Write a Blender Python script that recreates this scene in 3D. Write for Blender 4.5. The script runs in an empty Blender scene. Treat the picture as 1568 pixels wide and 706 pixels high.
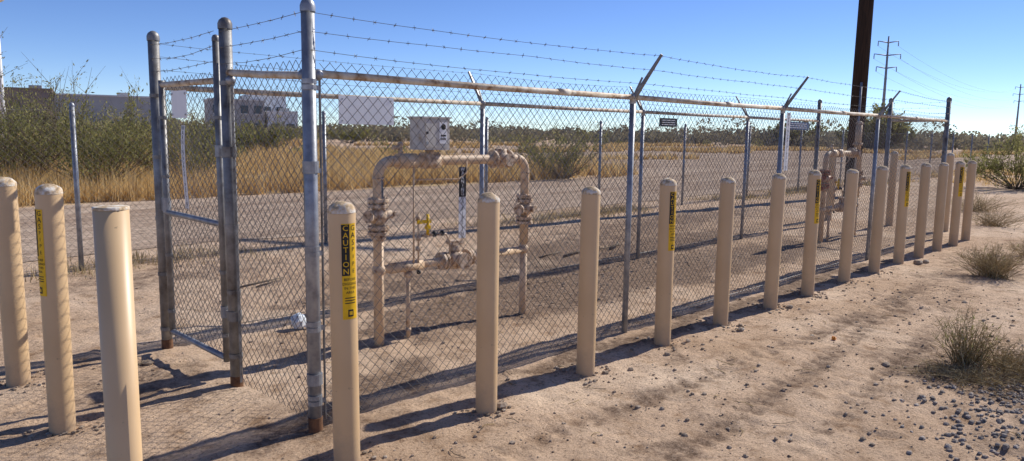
import bpy, math, random
import numpy as np
from mathutils import Vector, Matrix, noise

random.seed(7); np.random.seed(7)
scene = bpy.context.scene
scene.view_settings.view_transform = 'Standard'
scene.view_settings.look = 'None'
scene.view_settings.exposure = 0

# ------------------------------------------------------------------ materials
def new_mat(name):
    m = bpy.data.materials.new(name); m.use_nodes = True
    nt = m.node_tree; b = nt.nodes['Principled BSDF']
    return m, nt, b

def ramp(nt, stops):
    r = nt.nodes.new('ShaderNodeValToRGB')
    cr = r.color_ramp
    cr.elements[0].position = stops[0][0]; cr.elements[0].color = (*stops[0][1], 1)
    cr.elements[1].position = stops[-1][0]; cr.elements[1].color = (*stops[-1][1], 1)
    for p, c in stops[1:-1]:
        e = cr.elements.new(p); e.color = (*c, 1)
    return r

def noise_node(nt, scale, detail=6, rough=0.6, coord='Object', vscale=None):
    tc = nt.nodes.new('ShaderNodeTexCoord')
    n = nt.nodes.new('ShaderNodeTexNoise')
    n.inputs['Scale'].default_value = scale
    n.inputs['Detail'].default_value = detail
    n.inputs['Roughness'].default_value = rough
    if vscale:
        mp = nt.nodes.new('ShaderNodeMapping'); mp.inputs['Scale'].default_value = vscale
        nt.links.new(tc.outputs[coord], mp.inputs[0]); nt.links.new(mp.outputs[0], n.inputs['Vector'])
    else:
        nt.links.new(tc.outputs[coord], n.inputs['Vector'])
    return n

def mix(nt, fac, a, b, mode='MIX'):
    m = nt.nodes.new('ShaderNodeMix'); m.data_type = 'RGBA'; m.blend_type = mode
    def setin(i, v):
        if hasattr(v, 'is_linked') or hasattr(v, 'links'): nt.links.new(v, m.inputs[i])
        elif isinstance(v, (int, float)): m.inputs[i].default_value = v
        else: m.inputs[i].default_value = (*v, 1)
    setin(0, fac); setin(6, a); setin(7, b)
    return m.outputs[2]

def mat_noise(name, stops, scale=8, rough=0.7, metallic=0.0, bump=0.0, bscale=60, vscale=None, spec=0.3):
    m, nt, b = new_mat(name)
    n = noise_node(nt, scale, vscale=vscale)
    r = ramp(nt, stops)
    nt.links.new(n.outputs['Fac'], r.inputs[0])
    nt.links.new(r.outputs[0], b.inputs['Base Color'])
    b.inputs['Roughness'].default_value = rough
    b.inputs['Metallic'].default_value = metallic
    b.inputs['Specular IOR Level'].default_value = spec
    if bump:
        n2 = noise_node(nt, bscale)
        bp = nt.nodes.new('ShaderNodeBump'); bp.inputs['Strength'].default_value = bump
        bp.inputs['Distance'].default_value = 0.01
        nt.links.new(n2.outputs['Fac'], bp.inputs['Height']); nt.links.new(bp.outputs[0], b.inputs['Normal'])
    return m

def mat_leaf(name, stops, transl=0.35):
    m = bpy.data.materials.new(name); m.use_nodes = True
    nt = m.node_tree; nt.nodes.clear()
    out = nt.nodes.new('ShaderNodeOutputMaterial')
    at = nt.nodes.new('ShaderNodeAttribute'); at.attribute_name = 'v'
    r = ramp(nt, stops); nt.links.new(at.outputs['Fac'], r.inputs[0])
    d = nt.nodes.new('ShaderNodeBsdfDiffuse'); t = nt.nodes.new('ShaderNodeBsdfTranslucent')
    nt.links.new(r.outputs[0], d.inputs[0]); nt.links.new(r.outputs[0], t.inputs[0])
    ms = nt.nodes.new('ShaderNodeMixShader'); ms.inputs[0].default_value = transl
    nt.links.new(d.outputs[0], ms.inputs[1]); nt.links.new(t.outputs[0], ms.inputs[2])
    nt.links.new(ms.outputs[0], out.inputs[0])
    return m

M = {}
M['galv'] = mat_noise('galvanised_steel', [(0.3,(0.19,0.20,0.22)),(0.5,(0.31,0.32,0.34)),(0.7,(0.41,0.42,0.43))], 14, 0.45, 0.5, 0.08, 90)
M['galv_old'] = mat_noise('weathered_galvanised_steel', [(0.30,(0.12,0.10,0.085)),(0.42,(0.20,0.19,0.18)),(0.56,(0.27,0.265,0.255)),(0.70,(0.36,0.355,0.34))], 9, 0.5, 0.45, 0.12, 90)
M['rail'] = mat_noise('rust_stained_rail', [(0.34,(0.26,0.15,0.08)),(0.46,(0.52,0.42,0.30)),(0.66,(0.66,0.61,0.52))], 14, 0.6, 0.0, 0.2, 90)
M['rust'] = mat_noise('rusty_steel', [(0.3,(0.06,0.03,0.02)),(0.6,(0.20,0.10,0.05))], 20, 0.85)
M['wire'] = mat_noise('fence_wire', [(0.3,(0.14,0.13,0.12)),(0.7,(0.28,0.26,0.24))], 3, 0.55, 0.3)
M['barb'] = mat_noise('barbed_wire_steel', [(0.3,(0.12,0.11,0.10)),(0.7,(0.24,0.22,0.19))], 3, 0.6, 0.4)
M['fitting'] = mat_noise('pale_steel_fitting', [(0.3,(0.3,0.3,0.3)),(0.7,(0.5,0.5,0.48))], 20, 0.45, 0.5)

def bollard_paint():
    m, nt, b = new_mat('bollard_paint')
    n1 = noise_node(nt, 3, 3, 0.5)
    r1 = ramp(nt, [(0.3,(0.62,0.42,0.225)),(0.7,(0.68,0.475,0.265))]); nt.links.new(n1.outputs['Fac'], r1.inputs[0])
    oi = nt.nodes.new('ShaderNodeObjectInfo')
    mr0 = nt.nodes.new('ShaderNodeMapRange'); mr0.inputs[3].default_value=0.93; mr0.inputs[4].default_value=1.06; nt.links.new(oi.outputs['Random'], mr0.inputs[0])
    hs = nt.nodes.new('ShaderNodeHueSaturation'); nt.links.new(mr0.outputs[0], hs.inputs['Value']); nt.links.new(r1.outputs[0], hs.inputs['Color'])
    # sparse small scuffs
    n3 = noise_node(nt, 38, 3, 0.6)
    r3 = ramp(nt, [(0.70,(0,0,0)),(0.76,(0.7,0.7,0.7))]); nt.links.new(n3.outputs['Fac'], r3.inputs[0])
    c = mix(nt, r3.outputs[0], hs.outputs[0], (0.30,0.21,0.13))
    n4 = noise_node(nt, 14, 6, 0.75)
    r4 = ramp(nt, [(0.66,(0,0,0)),(0.76,(0.5,0.5,0.5))]); nt.links.new(n4.outputs['Fac'], r4.inputs[0])
    c = mix(nt, r4.outputs[0], c, (0.46,0.31,0.17))
    tc = nt.nodes.new('ShaderNodeTexCoord'); sx = nt.nodes.new('ShaderNodeSeparateXYZ'); nt.links.new(tc.outputs['Object'], sx.inputs[0])
    ad = nt.nodes.new('ShaderNodeMath'); ad.operation='MULTIPLY_ADD'; nt.links.new(n4.outputs['Fac'], ad.inputs[0]); ad.inputs[1].default_value=-0.35; nt.links.new(sx.outputs[2], ad.inputs[2])
    mr = nt.nodes.new('ShaderNodeMapRange'); mr.inputs[1].default_value=-0.17; mr.inputs[2].default_value=0.04; mr.inputs[3].default_value=0.7; mr.inputs[4].default_value=0.0
    nt.links.new(ad.outputs[0], mr.inputs[0])
    c = mix(nt, mr.outputs[0], c, (0.38,0.275,0.19))
    nt.links.new(c, b.inputs['Base Color']); b.inputs['Roughness'].default_value=0.42
    b.inputs['Specular IOR Level'].default_value=0.4
    return m
M['bollard'] = bollard_paint()
M['cap'] = mat_noise('weathered_concrete_cap', [(0.38,(0.42,0.31,0.19)),(0.46,(0.62,0.45,0.27)),(0.58,(0.74,0.69,0.60))], 26, 0.9, 0, 0.6, 60)
M['yellow'] = mat_noise('yellow_label', [(0.3,(0.72,0.42,0.01)),(0.7,(0.87,0.54,0.02))], 20, 0.5)
M['black'] = mat_noise('black_print', [(0.3,(0.012,0.012,0.012)),(0.7,(0.03,0.03,0.03))], 20, 0.5)
M['white'] = mat_noise('white_sign_face', [(0.3,(0.80,0.80,0.80)),(0.7,(0.88,0.88,0.88))], 6, 0.5)
M['bluesign'] = mat_noise('faded_blue_sign', [(0.3,(0.10,0.16,0.28)),(0.7,(0.16,0.22,0.34))], 6, 0.5)
M['pipe'] = mat_noise('pipe_paint', [(0.30,(0.28,0.16,0.085)),(0.39,(0.58,0.41,0.26)),(0.55,(0.66,0.48,0.31)),(0.7,(0.75,0.58,0.40))], 17, 0.55, 0, 0.3, 80)
M['pipe_dirty'] = mat_noise('dirty_valve_paint', [(0.32,(0.16,0.08,0.045)),(0.43,(0.48,0.33,0.21)),(0.62,(0.72,0.57,0.42))], 30, 0.65, 0, 0.5, 80)
M['yellowpaint'] = mat_noise('yellow_valve_paint', [(0.3,(0.70,0.42,0.01)),(0.7,(0.82,0.52,0.02))], 20, 0.5)
M['red'] = mat_noise('red_oxide_paint', [(0.38,(0.26,0.07,0.045)),(0.5,(0.38,0.17,0.11)),(0.62,(0.56,0.42,0.29))], 16, 0.6)
M['boxgrey'] = mat_noise('meter_box_paint', [(0.32,(0.38,0.31,0.22)),(0.42,(0.54,0.50,0.44)),(0.7,(0.66,0.63,0.57))], 18, 0.5, 0.1, 0.1)
M['wood'] = mat_noise('creosoted_wood', [(0.3,(0.014,0.009,0.007)),(0.7,(0.05,0.03,0.02))], 6, 0.85, 0, 0.6, 40, vscale=(6,6,0.4))
M['tower'] = mat_noise('tower_steel', [(0.3,(0.20,0.22,0.25)),(0.7,(0.29,0.31,0.34))], 1, 0.6, 0.2)
M['stone'] = mat_noise('stones', [(0.3,(0.15,0.11,0.075)),(0.5,(0.30,0.23,0.17)),(0.7,(0.50,0.42,0.33))], 9, 0.9, 0, 0.4)
M['stone_dark'] = mat_noise('gravel_stones', [(0.3,(0.12,0.10,0.085)),(0.5,(0.27,0.225,0.19)),(0.7,(0.52,0.44,0.37))], 16, 0.9, 0, 0.4)
M['bark'] = mat_noise('twig_bark', [(0.3,(0.11,0.08,0.05)),(0.7,(0.26,0.20,0.14))], 10, 0.9)
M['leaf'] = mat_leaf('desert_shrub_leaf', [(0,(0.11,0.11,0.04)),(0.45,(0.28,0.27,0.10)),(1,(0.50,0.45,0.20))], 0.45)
M['leaf_far'] = mat_leaf('distant_scrub_leaf', [(0,(0.19,0.175,0.125)),(0.5,(0.27,0.245,0.165)),(1,(0.38,0.33,0.21))], 0.3)
M['straw'] = mat_leaf('dry_grass_blade', [(0,(0.40,0.24,0.095)),(0.5,(0.68,0.48,0.21)),(1,(0.82,0.64,0.35))], 0.42)
M['weed'] = mat_leaf('dry_weed', [(0,(0.22,0.16,0.08)),(0.5,(0.46,0.35,0.18)),(1,(0.68,0.56,0.35))], 0.3)
M['litterw'] = mat_noise('litter_white', [(0.40,(0.06,0.18,0.42)),(0.5,(0.62,0.68,0.72)),(0.7,(0.8,0.8,0.8))], 9, 0.5)
M['orange'] = mat_noise('orange_litter', [(0.3,(0.6,0.18,0.02)),(0.7,(0.7,0.25,0.03))], 9, 0.5)

# ------------------------------------------------------------------ mesh builder
class MB:
    def __init__(s): s.v=[]; s.f=[]; s.m=[]; s.s=[]; s.a=[]; s.mats=[]
    def mi(s, key):
        if key not in s.mats: s.mats.append(key)
        return s.mats.index(key)
    def face(s, idx, k, smooth=False, a=0.5):
        s.f.append(idx); s.m.append(s.mi(k)); s.s.append(smooth); s.a.append(a)
    def quad(s, pts, k, a=0.5):
        b=len(s.v); s.v += [tuple(p) for p in pts]; s.face(list(range(b,b+len(pts))), k, False, a)
    def box(s, c, size, k, rot=None):
        b=len(s.v); hx,hy,hz=[q/2 for q in size]
        for x,y,z in [(-hx,-hy,-hz),(hx,-hy,-hz),(hx,hy,-hz),(-hx,hy,-hz),(-hx,-hy,hz),(hx,-hy,hz),(hx,hy,hz),(-hx,hy,hz)]:
            p=Vector((x,y,z))
            if rot is not None: p = rot @ p
            s.v.append(tuple(p+Vector(c)))
        for f in [(0,3,2,1),(4,5,6,7),(0,1,5,4),(1,2,6,5),(2,3,7,6),(3,0,4,7)]:
            s.face([b+i for i in f], k)
    def tube(s, path, r, k, n=12, caps=True, smooth=True):
        path=[Vector(p) for p in path]
        rs = r if isinstance(r,(list,tuple)) else [r]*len(path)
        b=len(s.v); u=None
        for i,p in enumerate(path):
            if i==0: d=path[1]-p
            elif i==len(path)-1: d=p-path[i-1]
            else: d=(path[i+1]-p).normalized()+(p-path[i-1]).normalized()
            if d.length<1e-9: d=Vector((0,0,1))
            d.normalize()
            if u is None:
                u = d.orthogonal().normalized()
            else:
                u = (u - d*u.dot(d))
                u = u.normalized() if u.length>1e-6 else d.orthogonal().normalized()
            w=d.cross(u)
            for j in range(n):
                t=2*math.pi*j/n
                s.v.append(tuple(p+(u*math.cos(t)+w*math.sin(t))*rs[i]))
        for i in range(len(path)-1):
            for j in range(n):
                a=b+i*n+j; c=b+i*n+(j+1)%n
                s.face([a,c,c+n,a+n], k, smooth)
        if caps:
            s.face([b+j for j in reversed(range(n))], k); e=b+(len(path)-1)*n
            s.face([e+j for j in range(n)], k)
    def lathe(s, c, prof, k, n=20, smooth=True):
        b=len(s.v); c=Vector(c)
        for r,z in prof:
            for j in range(n):
                t=2*math.pi*j/n; s.v.append((c.x+r*math.cos(t), c.y+r*math.sin(t), c.z+z))
        for i in range(len(prof)-1):
            for j in range(n):
                a=b+i*n+j; q=b+i*n+(j+1)%n
                s.face([a,q,q+n,a+n], k, smooth)
        e=b+(len(prof)-1)*n; s.face([e+j for j in range(n)], k, smooth)
    def blob(s, c, r, k, jit=0.25, seg=6, ring=4, sc=(1,1,1), smooth=False):
        b=len(s.v); c=Vector(c)
        s.v.append((c.x,c.y,c.z-r*sc[2]))
        for i in range(1,ring):
            ph=-math.pi/2+math.pi*i/ring
            for j in range(seg):
                t=2*math.pi*j/seg; q=r*(1+random.uniform(-jit,jit))
                s.v.append((c.x+q*sc[0]*math.cos(ph)*math.cos(t), c.y+q*sc[1]*math.cos(ph)*math.sin(t), c.z+q*sc[2]*math.sin(ph)))
        s.v.append((c.x,c.y,c.z+r*sc[2])); top=len(s.v)-1
        for j in range(seg):
            s.face([b,b+1+(j+1)%seg,b+1+j],k,smooth)
            for i in range(ring-2):
                a=b+1+i*seg+j; q=b+1+i*seg+(j+1)%seg
                s.face([a,q,q+seg,a+seg],k,smooth)
            e=b+1+(ring-2)*seg
            s.face([e+j,e+(j+1)%seg,top],k,smooth)
    def obj(s, name, parent=None, loc=(0,0,0)):
        me=bpy.data.meshes.new(name); me.from_pydata(s.v,[],s.f)
        for k in s.mats: me.materials.append(M[k])
        me.polygons.foreach_set('material_index', s.m)
        me.polygons.foreach_set('use_smooth', s.s)
        at=me.attributes.new('v','FLOAT','FACE'); at.data.foreach_set('value', s.a)
        me.update()
        o=bpy.data.objects.new(name, me); scene.collection.objects.link(o)
        o.location=loc
        if parent: o.parent=parent
        return o

def np_obj(name, verts, faces_n, a, matkey, parent=None):
    me=bpy.data.meshes.new(name); n=len(verts); nf=n//faces_n
    me.vertices.add(n); me.vertices.foreach_set('co', verts.astype(np.float32).ravel())
    me.loops.add(n); me.loops.foreach_set('vertex_index', np.arange(n,dtype=np.int32))
    me.polygons.add(nf); me.polygons.foreach_set('loop_start', np.arange(0,n,faces_n,dtype=np.int32))
    me.materials.append(M[matkey])
    at=me.attributes.new('v','FLOAT','FACE'); at.data.foreach_set('value', a.astype(np.float32))
    me.update(calc_edges=True); me.validate()
    o=bpy.data.objects.new(name, me); scene.collection.objects.link(o)
    if parent: o.parent=parent
    return o

def empty(name, loc=(0,0,0)):
    e=bpy.data.objects.new(name,None); scene.collection.objects.link(e); e.location=loc; e.empty_display_size=0.2
    return e

_txt={}
def text_geo(ch, size):
    if ch not in _txt:
        cu=bpy.data.curves.new('t','FONT'); cu.body=ch; cu.align_x='CENTER'; cu.align_y='CENTER'; cu.resolution_u=2
        ob=bpy.data.objects.new('t',cu); scene.collection.objects.link(ob)
        bpy.context.view_layer.update()
        me=ob.to_mesh()
        vs=[(v.co.x,v.co.y) for v in me.vertices]; fs=[list(p.vertices) for p in me.polygons]
        ob.to_mesh_clear(); bpy.data.objects.remove(ob); bpy.data.curves.remove(cu)
        _txt[ch]=(vs,fs)
    vs,fs=_txt[ch]
    return [(x*size,y*size) for x,y in vs], fs

# ------------------------------------------------------------------ ground
def sm(a,b,x):
    t=min(1,max(0,(x-a)/(b-a))); return t*t*(3-2*t)
def nz(x,y,s,o=0): return noise.noise(Vector((x*s+o,y*s-o,o*0.37)))
FOOT=[(random.uniform(2.2,9),random.uniform(0.4,2.7),random.uniform(0,3.14)) for _ in range(45)]+[(random.uniform(0.2,2),random.uniform(3.2,6.5),random.uniform(0,3.14)) for _ in range(18)]
def track(x,y):
    t=0
    for y0,sl in ((1.55,0.10),(1.98,0.10),(2.42,-0.02)):
        d=y-(y0+sl*(x-4.5)+0.05*math.sin(x*0.8))
        if abs(d)<0.16: t+=math.exp(-(d/0.085)**4)*(0.25+0.75*sm(-0.25,0.35,nz(x,y,0.6,31)))
    return min(1,t)
def tread(x,y): return math.sin((x+0.5*abs((y*5)%1-0.5)*0.3)*2*math.pi/0.15)
def gh(x,y):
    m = sm(9.4,8.2,y)*sm(-3,-1,x)*sm(19,15.5,x)*sm(-3,-1,y)
    if m<=0: return 0.0
    h = 0.026*nz(x,y,0.7,3)+0.014*nz(x,y,2.3,9)+0.009*nz(x,y,6,1)+0.009*nz(x,y,14,5)
    if 2.5<x<12 and 0.8<y<3:
        t=track(x,y); h+=t*(-0.012+0.006*tread(x,y))
    if x<9 and y<6.6:
        for fx,fy,fa in FOOT:
            dx=x-fx; dy=y-fy
            if abs(dx)<0.25 and abs(dy)<0.25:
                u=dx*math.cos(fa)+dy*math.sin(fa); v=-dx*math.sin(fa)+dy*math.cos(fa)
                q=(u/0.13)**2+(v/0.055)**2
                h+= -0.014*math.exp(-q*q)+0.006*math.exp(-(q-2.0)**2*2)
    return h*m

BX=[1.87,2.84,3.83,4.76,5.64,6.57,7.40,8.36,9.29,10.17,11.0,11.83,12.67,13.35]
BOLL=[(BX[0],2.90)]+[(BX[1],2.96)]+[(x,3.03) for x in BX[2:]]
LEFT=[(1.04,5.23),(1.03,4.28),(0.98,3.17)]
BACK=[(14.4,4.5),(14.4,5.6),(14.4,3.6)]

def lines(lo,hi,step,far,g):
    a=list(np.arange(lo,hi,step)); s=step; x=a[-1]; out=[]
    while x<far: s*=g; x+=s; out.append(x)
    s=step; x=a[0]; pre=[]
    while x>-far: s*=g; x-=s; pre.append(x)
    return pre[::-1]+a+out
XS=lines(-0.6,11.0,0.032,3500,1.06); YS=lines(0.0,6.6,0.032,3500,1.035)
gv=[];gd=[]
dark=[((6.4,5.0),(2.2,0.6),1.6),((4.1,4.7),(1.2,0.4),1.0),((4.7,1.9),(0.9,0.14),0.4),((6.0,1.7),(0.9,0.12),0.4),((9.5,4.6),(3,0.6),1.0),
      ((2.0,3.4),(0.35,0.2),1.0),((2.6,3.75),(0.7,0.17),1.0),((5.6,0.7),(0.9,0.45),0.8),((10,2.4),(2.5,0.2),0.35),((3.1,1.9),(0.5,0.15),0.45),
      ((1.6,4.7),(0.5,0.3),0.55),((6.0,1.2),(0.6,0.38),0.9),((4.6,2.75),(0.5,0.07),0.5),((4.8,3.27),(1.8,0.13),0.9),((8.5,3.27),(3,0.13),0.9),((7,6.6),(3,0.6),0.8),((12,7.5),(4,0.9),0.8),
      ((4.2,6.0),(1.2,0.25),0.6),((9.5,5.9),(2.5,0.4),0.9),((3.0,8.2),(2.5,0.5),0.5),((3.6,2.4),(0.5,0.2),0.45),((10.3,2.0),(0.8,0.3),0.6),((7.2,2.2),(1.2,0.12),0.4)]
for y in YS:
    for x in XS:
        gv.append((x,y,gh(x,y) if (-3<x<19 and -3<y<9.4) else 0.0))
        d=0.0
        if -3<x<25 and -3<y<10:
            wx=x+0.3*nz(x,y,1.7,4)+0.12*nz(x,y,6,4); wy=y+0.25*nz(x,y,1.9,7)+0.1*nz(x,y,6,9)
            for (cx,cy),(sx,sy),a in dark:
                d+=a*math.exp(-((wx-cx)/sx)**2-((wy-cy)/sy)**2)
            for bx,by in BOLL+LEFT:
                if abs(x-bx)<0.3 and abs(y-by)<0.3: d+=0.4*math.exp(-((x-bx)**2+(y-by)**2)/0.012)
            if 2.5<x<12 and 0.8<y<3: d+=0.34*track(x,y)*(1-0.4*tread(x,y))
            d=min(1,d)
        ed=0.7*nz(x,y,0.35,2)+0.4*nz(x,y,1.2,6)
        g=sm(16.3,17.2,y+ed)*(1-sm(22,26,x+ed))*sm(260,150,y)
        gd.append((d,g,0,1))
nx=len(XS); fs=[]
for j in range(len(YS)-1):
    for i in range(nx-1):
        a=j*nx+i; fs.append((a,a+1,a+nx+1,a+nx))
me=bpy.data.meshes.new('ground'); me.from_pydata(gv,[],fs)
ca=me.attributes.new('zone','FLOAT_COLOR','POINT'); ca.data.foreach_set('color',[c for q in gd for c in q])
me.polygons.foreach_set('use_smooth',[True]*len(fs))
ground=bpy.data.objects.new('ground',me); scene.collection.objects.link(ground)

def ground_mat():
    m,nt,b=new_mat('desert_dirt')
    L=nt.links
    at=nt.nodes.new('ShaderNodeAttribute'); at.attribute_name='zone'
    sep=nt.nodes.new('ShaderNodeSeparateColor'); L.new(at.outputs['Color'],sep.inputs[0])
    n1=noise_node(nt,0.55,8,0.62); r1=ramp(nt,[(0.3,(0.48,0.33,0.21)),(0.5,(0.61,0.44,0.30)),(0.68,(0.74,0.57,0.41))]); L.new(n1.outputs['Fac'],r1.inputs[0])
    n2=noise_node(nt,4.5,8,0.7)
    r2=ramp(nt,[(0.32,(0.56,0.49,0.42)),(0.48,(0.97,0.96,0.95)),(0.7,(1.12,1.11,1.09))]); L.new(n2.outputs['Fac'],r2.inputs[0])
    c=mix(nt,1.0,r1.outputs[0],r2.outputs[0],'MULTIPLY')
    n3=noise_node(nt,60,4,0.75); r3=ramp(nt,[(0.33,(0.30,0.24,0.20)),(0.45,(0.95,0.95,0.95)),(0.7,(1.15,1.14,1.12))]); L.new(n3.outputs['Fac'],r3.inputs[0])
    c=mix(nt,0.9,c,r3.outputs[0],'MULTIPLY')
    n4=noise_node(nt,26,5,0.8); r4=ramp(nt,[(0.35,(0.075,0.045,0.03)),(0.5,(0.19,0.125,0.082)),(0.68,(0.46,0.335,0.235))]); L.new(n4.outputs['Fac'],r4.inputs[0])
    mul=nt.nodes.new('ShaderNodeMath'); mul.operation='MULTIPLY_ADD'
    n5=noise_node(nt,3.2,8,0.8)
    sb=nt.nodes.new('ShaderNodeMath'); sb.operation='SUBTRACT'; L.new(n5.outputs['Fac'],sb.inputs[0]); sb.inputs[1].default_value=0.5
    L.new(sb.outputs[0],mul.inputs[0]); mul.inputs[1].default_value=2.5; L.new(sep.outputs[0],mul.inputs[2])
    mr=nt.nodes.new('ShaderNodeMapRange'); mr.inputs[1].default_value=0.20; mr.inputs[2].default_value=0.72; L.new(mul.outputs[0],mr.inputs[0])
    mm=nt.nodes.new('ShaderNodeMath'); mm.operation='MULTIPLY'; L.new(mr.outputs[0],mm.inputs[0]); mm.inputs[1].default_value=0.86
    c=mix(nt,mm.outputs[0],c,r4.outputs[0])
    n6=noise_node(nt,1.2,8,0.7); r6=ramp(nt,[(0.3,(0.44,0.30,0.15)),(0.7,(0.64,0.48,0.26))]); L.new(n6.outputs['Fac'],r6.inputs[0])
    c=mix(nt,sep.outputs[1],c,r6.outputs[0])
    L.new(c,b.inputs['Base Color']); b.inputs['Roughness'].default_value=0.95; b.inputs['Specular IOR Level'].default_value=0.1
    bp=nt.nodes.new('ShaderNodeBump'); bp.inputs['Strength'].default_value=0.9; bp.inputs['Distance'].default_value=0.012
    bp2=nt.nodes.new('ShaderNodeBump'); bp2.inputs['Strength'].default_value=0.65; bp2.inputs['Distance'].default_value=0.04
    n7=noise_node(nt,9,8,0.72); L.new(n7.outputs['Fac'],bp2.inputs['Height']); L.new(bp2.outputs[0],bp.inputs['Normal'])
    n8=noise_node(nt,45,5,0.75); L.new(n8.outputs['Fac'],bp.inputs['Height']); L.new(bp.outputs[0],b.inputs['Normal'])
    return m
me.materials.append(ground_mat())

def road_hi(x): return 16.4+38*sm(22,32,x)+0.5*nz(x,0,0.3,8)+0.25*nz(x,0,1.3,2)
def road_lo(x): return 10.0+0.35*nz(x,5,0.4,3)+0.15*nz(x,5,1.7,1)
rv=[];rf=[];xs=list(np.arange(-60,95,0.35)); NR=14
for x in xs:
    lo,hi=road_lo(x),road_hi(x)
    for k in range(NR+1): rv.append((x,lo+(hi-lo)*k/NR,0.008))
for i in range(len(xs)-1):
    for k in range(NR):
        a=i*(NR+1)+k; rf.append((a,a+NR+1,a+NR+2,a+1))
rm=bpy.data.meshes.new('gravel_road'); rm.from_pydata(rv,[],rf)
ro=bpy.data.objects.new('gravel_road',rm); scene.collection.objects.link(ro)
m,nt,b=new_mat('road_gravel')
n1=noise_node(nt,0.35,8,0.74,vscale=(0.25,2.4,1)); r1=ramp(nt,[(0.32,(0.30,0.205,0.14)),(0.48,(0.43,0.32,0.235)),(0.64,(0.60,0.465,0.345))]); nt.links.new(n1.outputs['Fac'],r1.inputs[0])
n2=noise_node(nt,9,6,0.88); r2=ramp(nt,[(0.36,(0.30,0.28,0.26)),(0.5,(1,1,1)),(0.64,(1.3,1.3,1.3))]); nt.links.new(n2.outputs['Fac'],r2.inputs[0])
c=mix(nt,1.0,r1.outputs[0],r2.outputs[0],'MULTIPLY'); nt.links.new(c,b.inputs['Base Color']); b.inputs['Roughness'].default_value=0.98; b.inputs['Specular IOR Level'].default_value=0.03
bp=nt.nodes.new('ShaderNodeBump'); bp.inputs['Strength'].default_value=0.7; bp.inputs['Distance'].default_value=0.03; nt.links.new(n2.outputs['Fac'],bp.inputs['Height']); nt.links.new(bp.outputs[0],b.inputs['Normal'])
rm.materials.append(m)

# ------------------------------------------------------------------ stones
st=MB()
for i in range(6200):
    if i<2300: x=random.uniform(1,9); y=random.uniform(-0.3,3.2)
    elif i<3900: x=random.uniform(0,13); y=random.uniform(3,9)
    elif i<5400: x=random.gauss(6.2,1.6); y=random.gauss(5.0,0.45)
    else: x=random.uniform(5,16); y=random.uniform(-1,3)
    r=random.choice([0.003,0.004,0.005,0.006,0.008,0.014])*random.uniform(0.6,1.2)
    st.blob((x,y,gh(x,y)+r*0.25), r,'stone',0.3,5,3,(random.uniform(0.8,1.4),random.uniform(0.8,1.3),0.7))
for (x,y,r) in [(2.93,2.93,0.035),(3.93,2.94,0.02),(3.3,3.2,0.02),(4.55,2.85,0.02),(4.95,2.92,0.018),(5.6,2.82,0.025),(4.1,2.85,0.02),(5.5,1.66,0.025),(6.7,2.9,0.03),(10.35,2.85,0.05),(10.5,2.8,0.04),(5.75,2.9,0.018),(1.75,5.1,0.03),(1.8,5.2,0.02),(1.55,4.95,0.025)]:
    st.blob((x,y,gh(x,y)+r*0.3), r,'stone',0.25,8,5,(1.3,1.1,0.7))
for i in range(1600):
    x=random.gauss(5.4,0.65); y=random.gauss(0.64,0.32)
    r=random.uniform(0.005,0.018)
    st.blob((x,y,gh(x,y)+r*0.2), r,'stone_dark',0.3,5,4,(1.2,1,0.7))
for i in range(600):
    bx,by=random.choice(BOLL[:9]+LEFT); a=random.uniform(0,6.28); d=random.uniform(0.06,0.22)
    x=bx+d*math.cos(a); y=by+d*math.sin(a); r=random.uniform(0.004,0.014)
    st.blob((x,y,gh(x,y)+r*0.3), r,'stone',0.3,5,3,(1.2,1,0.8))
st.obj('scattered_stones')
tw=MB()
for i in range(150):
    x=random.uniform(2,10); y=random.uniform(0.3,6.5); a=random.uniform(0,6.28); l=random.uniform(0.04,0.17)
    z=gh(x,y)+0.006
    tw.tube([(x,y,z),(x+l*0.5*math.cos(a),y+l*0.5*math.sin(a),z+0.006),(x+l*math.cos(a+0.3),y+l*math.sin(a+0.3),z+0.002)],0.002,'weed' if i%3 else 'bark',4)
for (x,y,a,l,r) in [(3.3,7.0,0.1,0.6,0.014),(3.45,6.95,0.25,0.45,0.01),(7.2,6.1,0.15,1.0,0.018),(7.5,6.2,-0.2,0.9,0.014),(8.1,6.05,0.3,0.7,0.02),(6.9,6.25,0.05,0.6,0.012),(1.5,5.02,0.4,0.4,0.008)]:
    z=gh(x,y)+r
    tw.tube([(x,y,z),(x+l*0.5*math.cos(a),y+l*0.5*math.sin(a),z+0.02),(x+l*math.cos(a+0.2),y+l*math.sin(a+0.2),z)],[r,r*0.8,r*0.5],'bark',6)
tw.obj('fallen_twigs')

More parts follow.
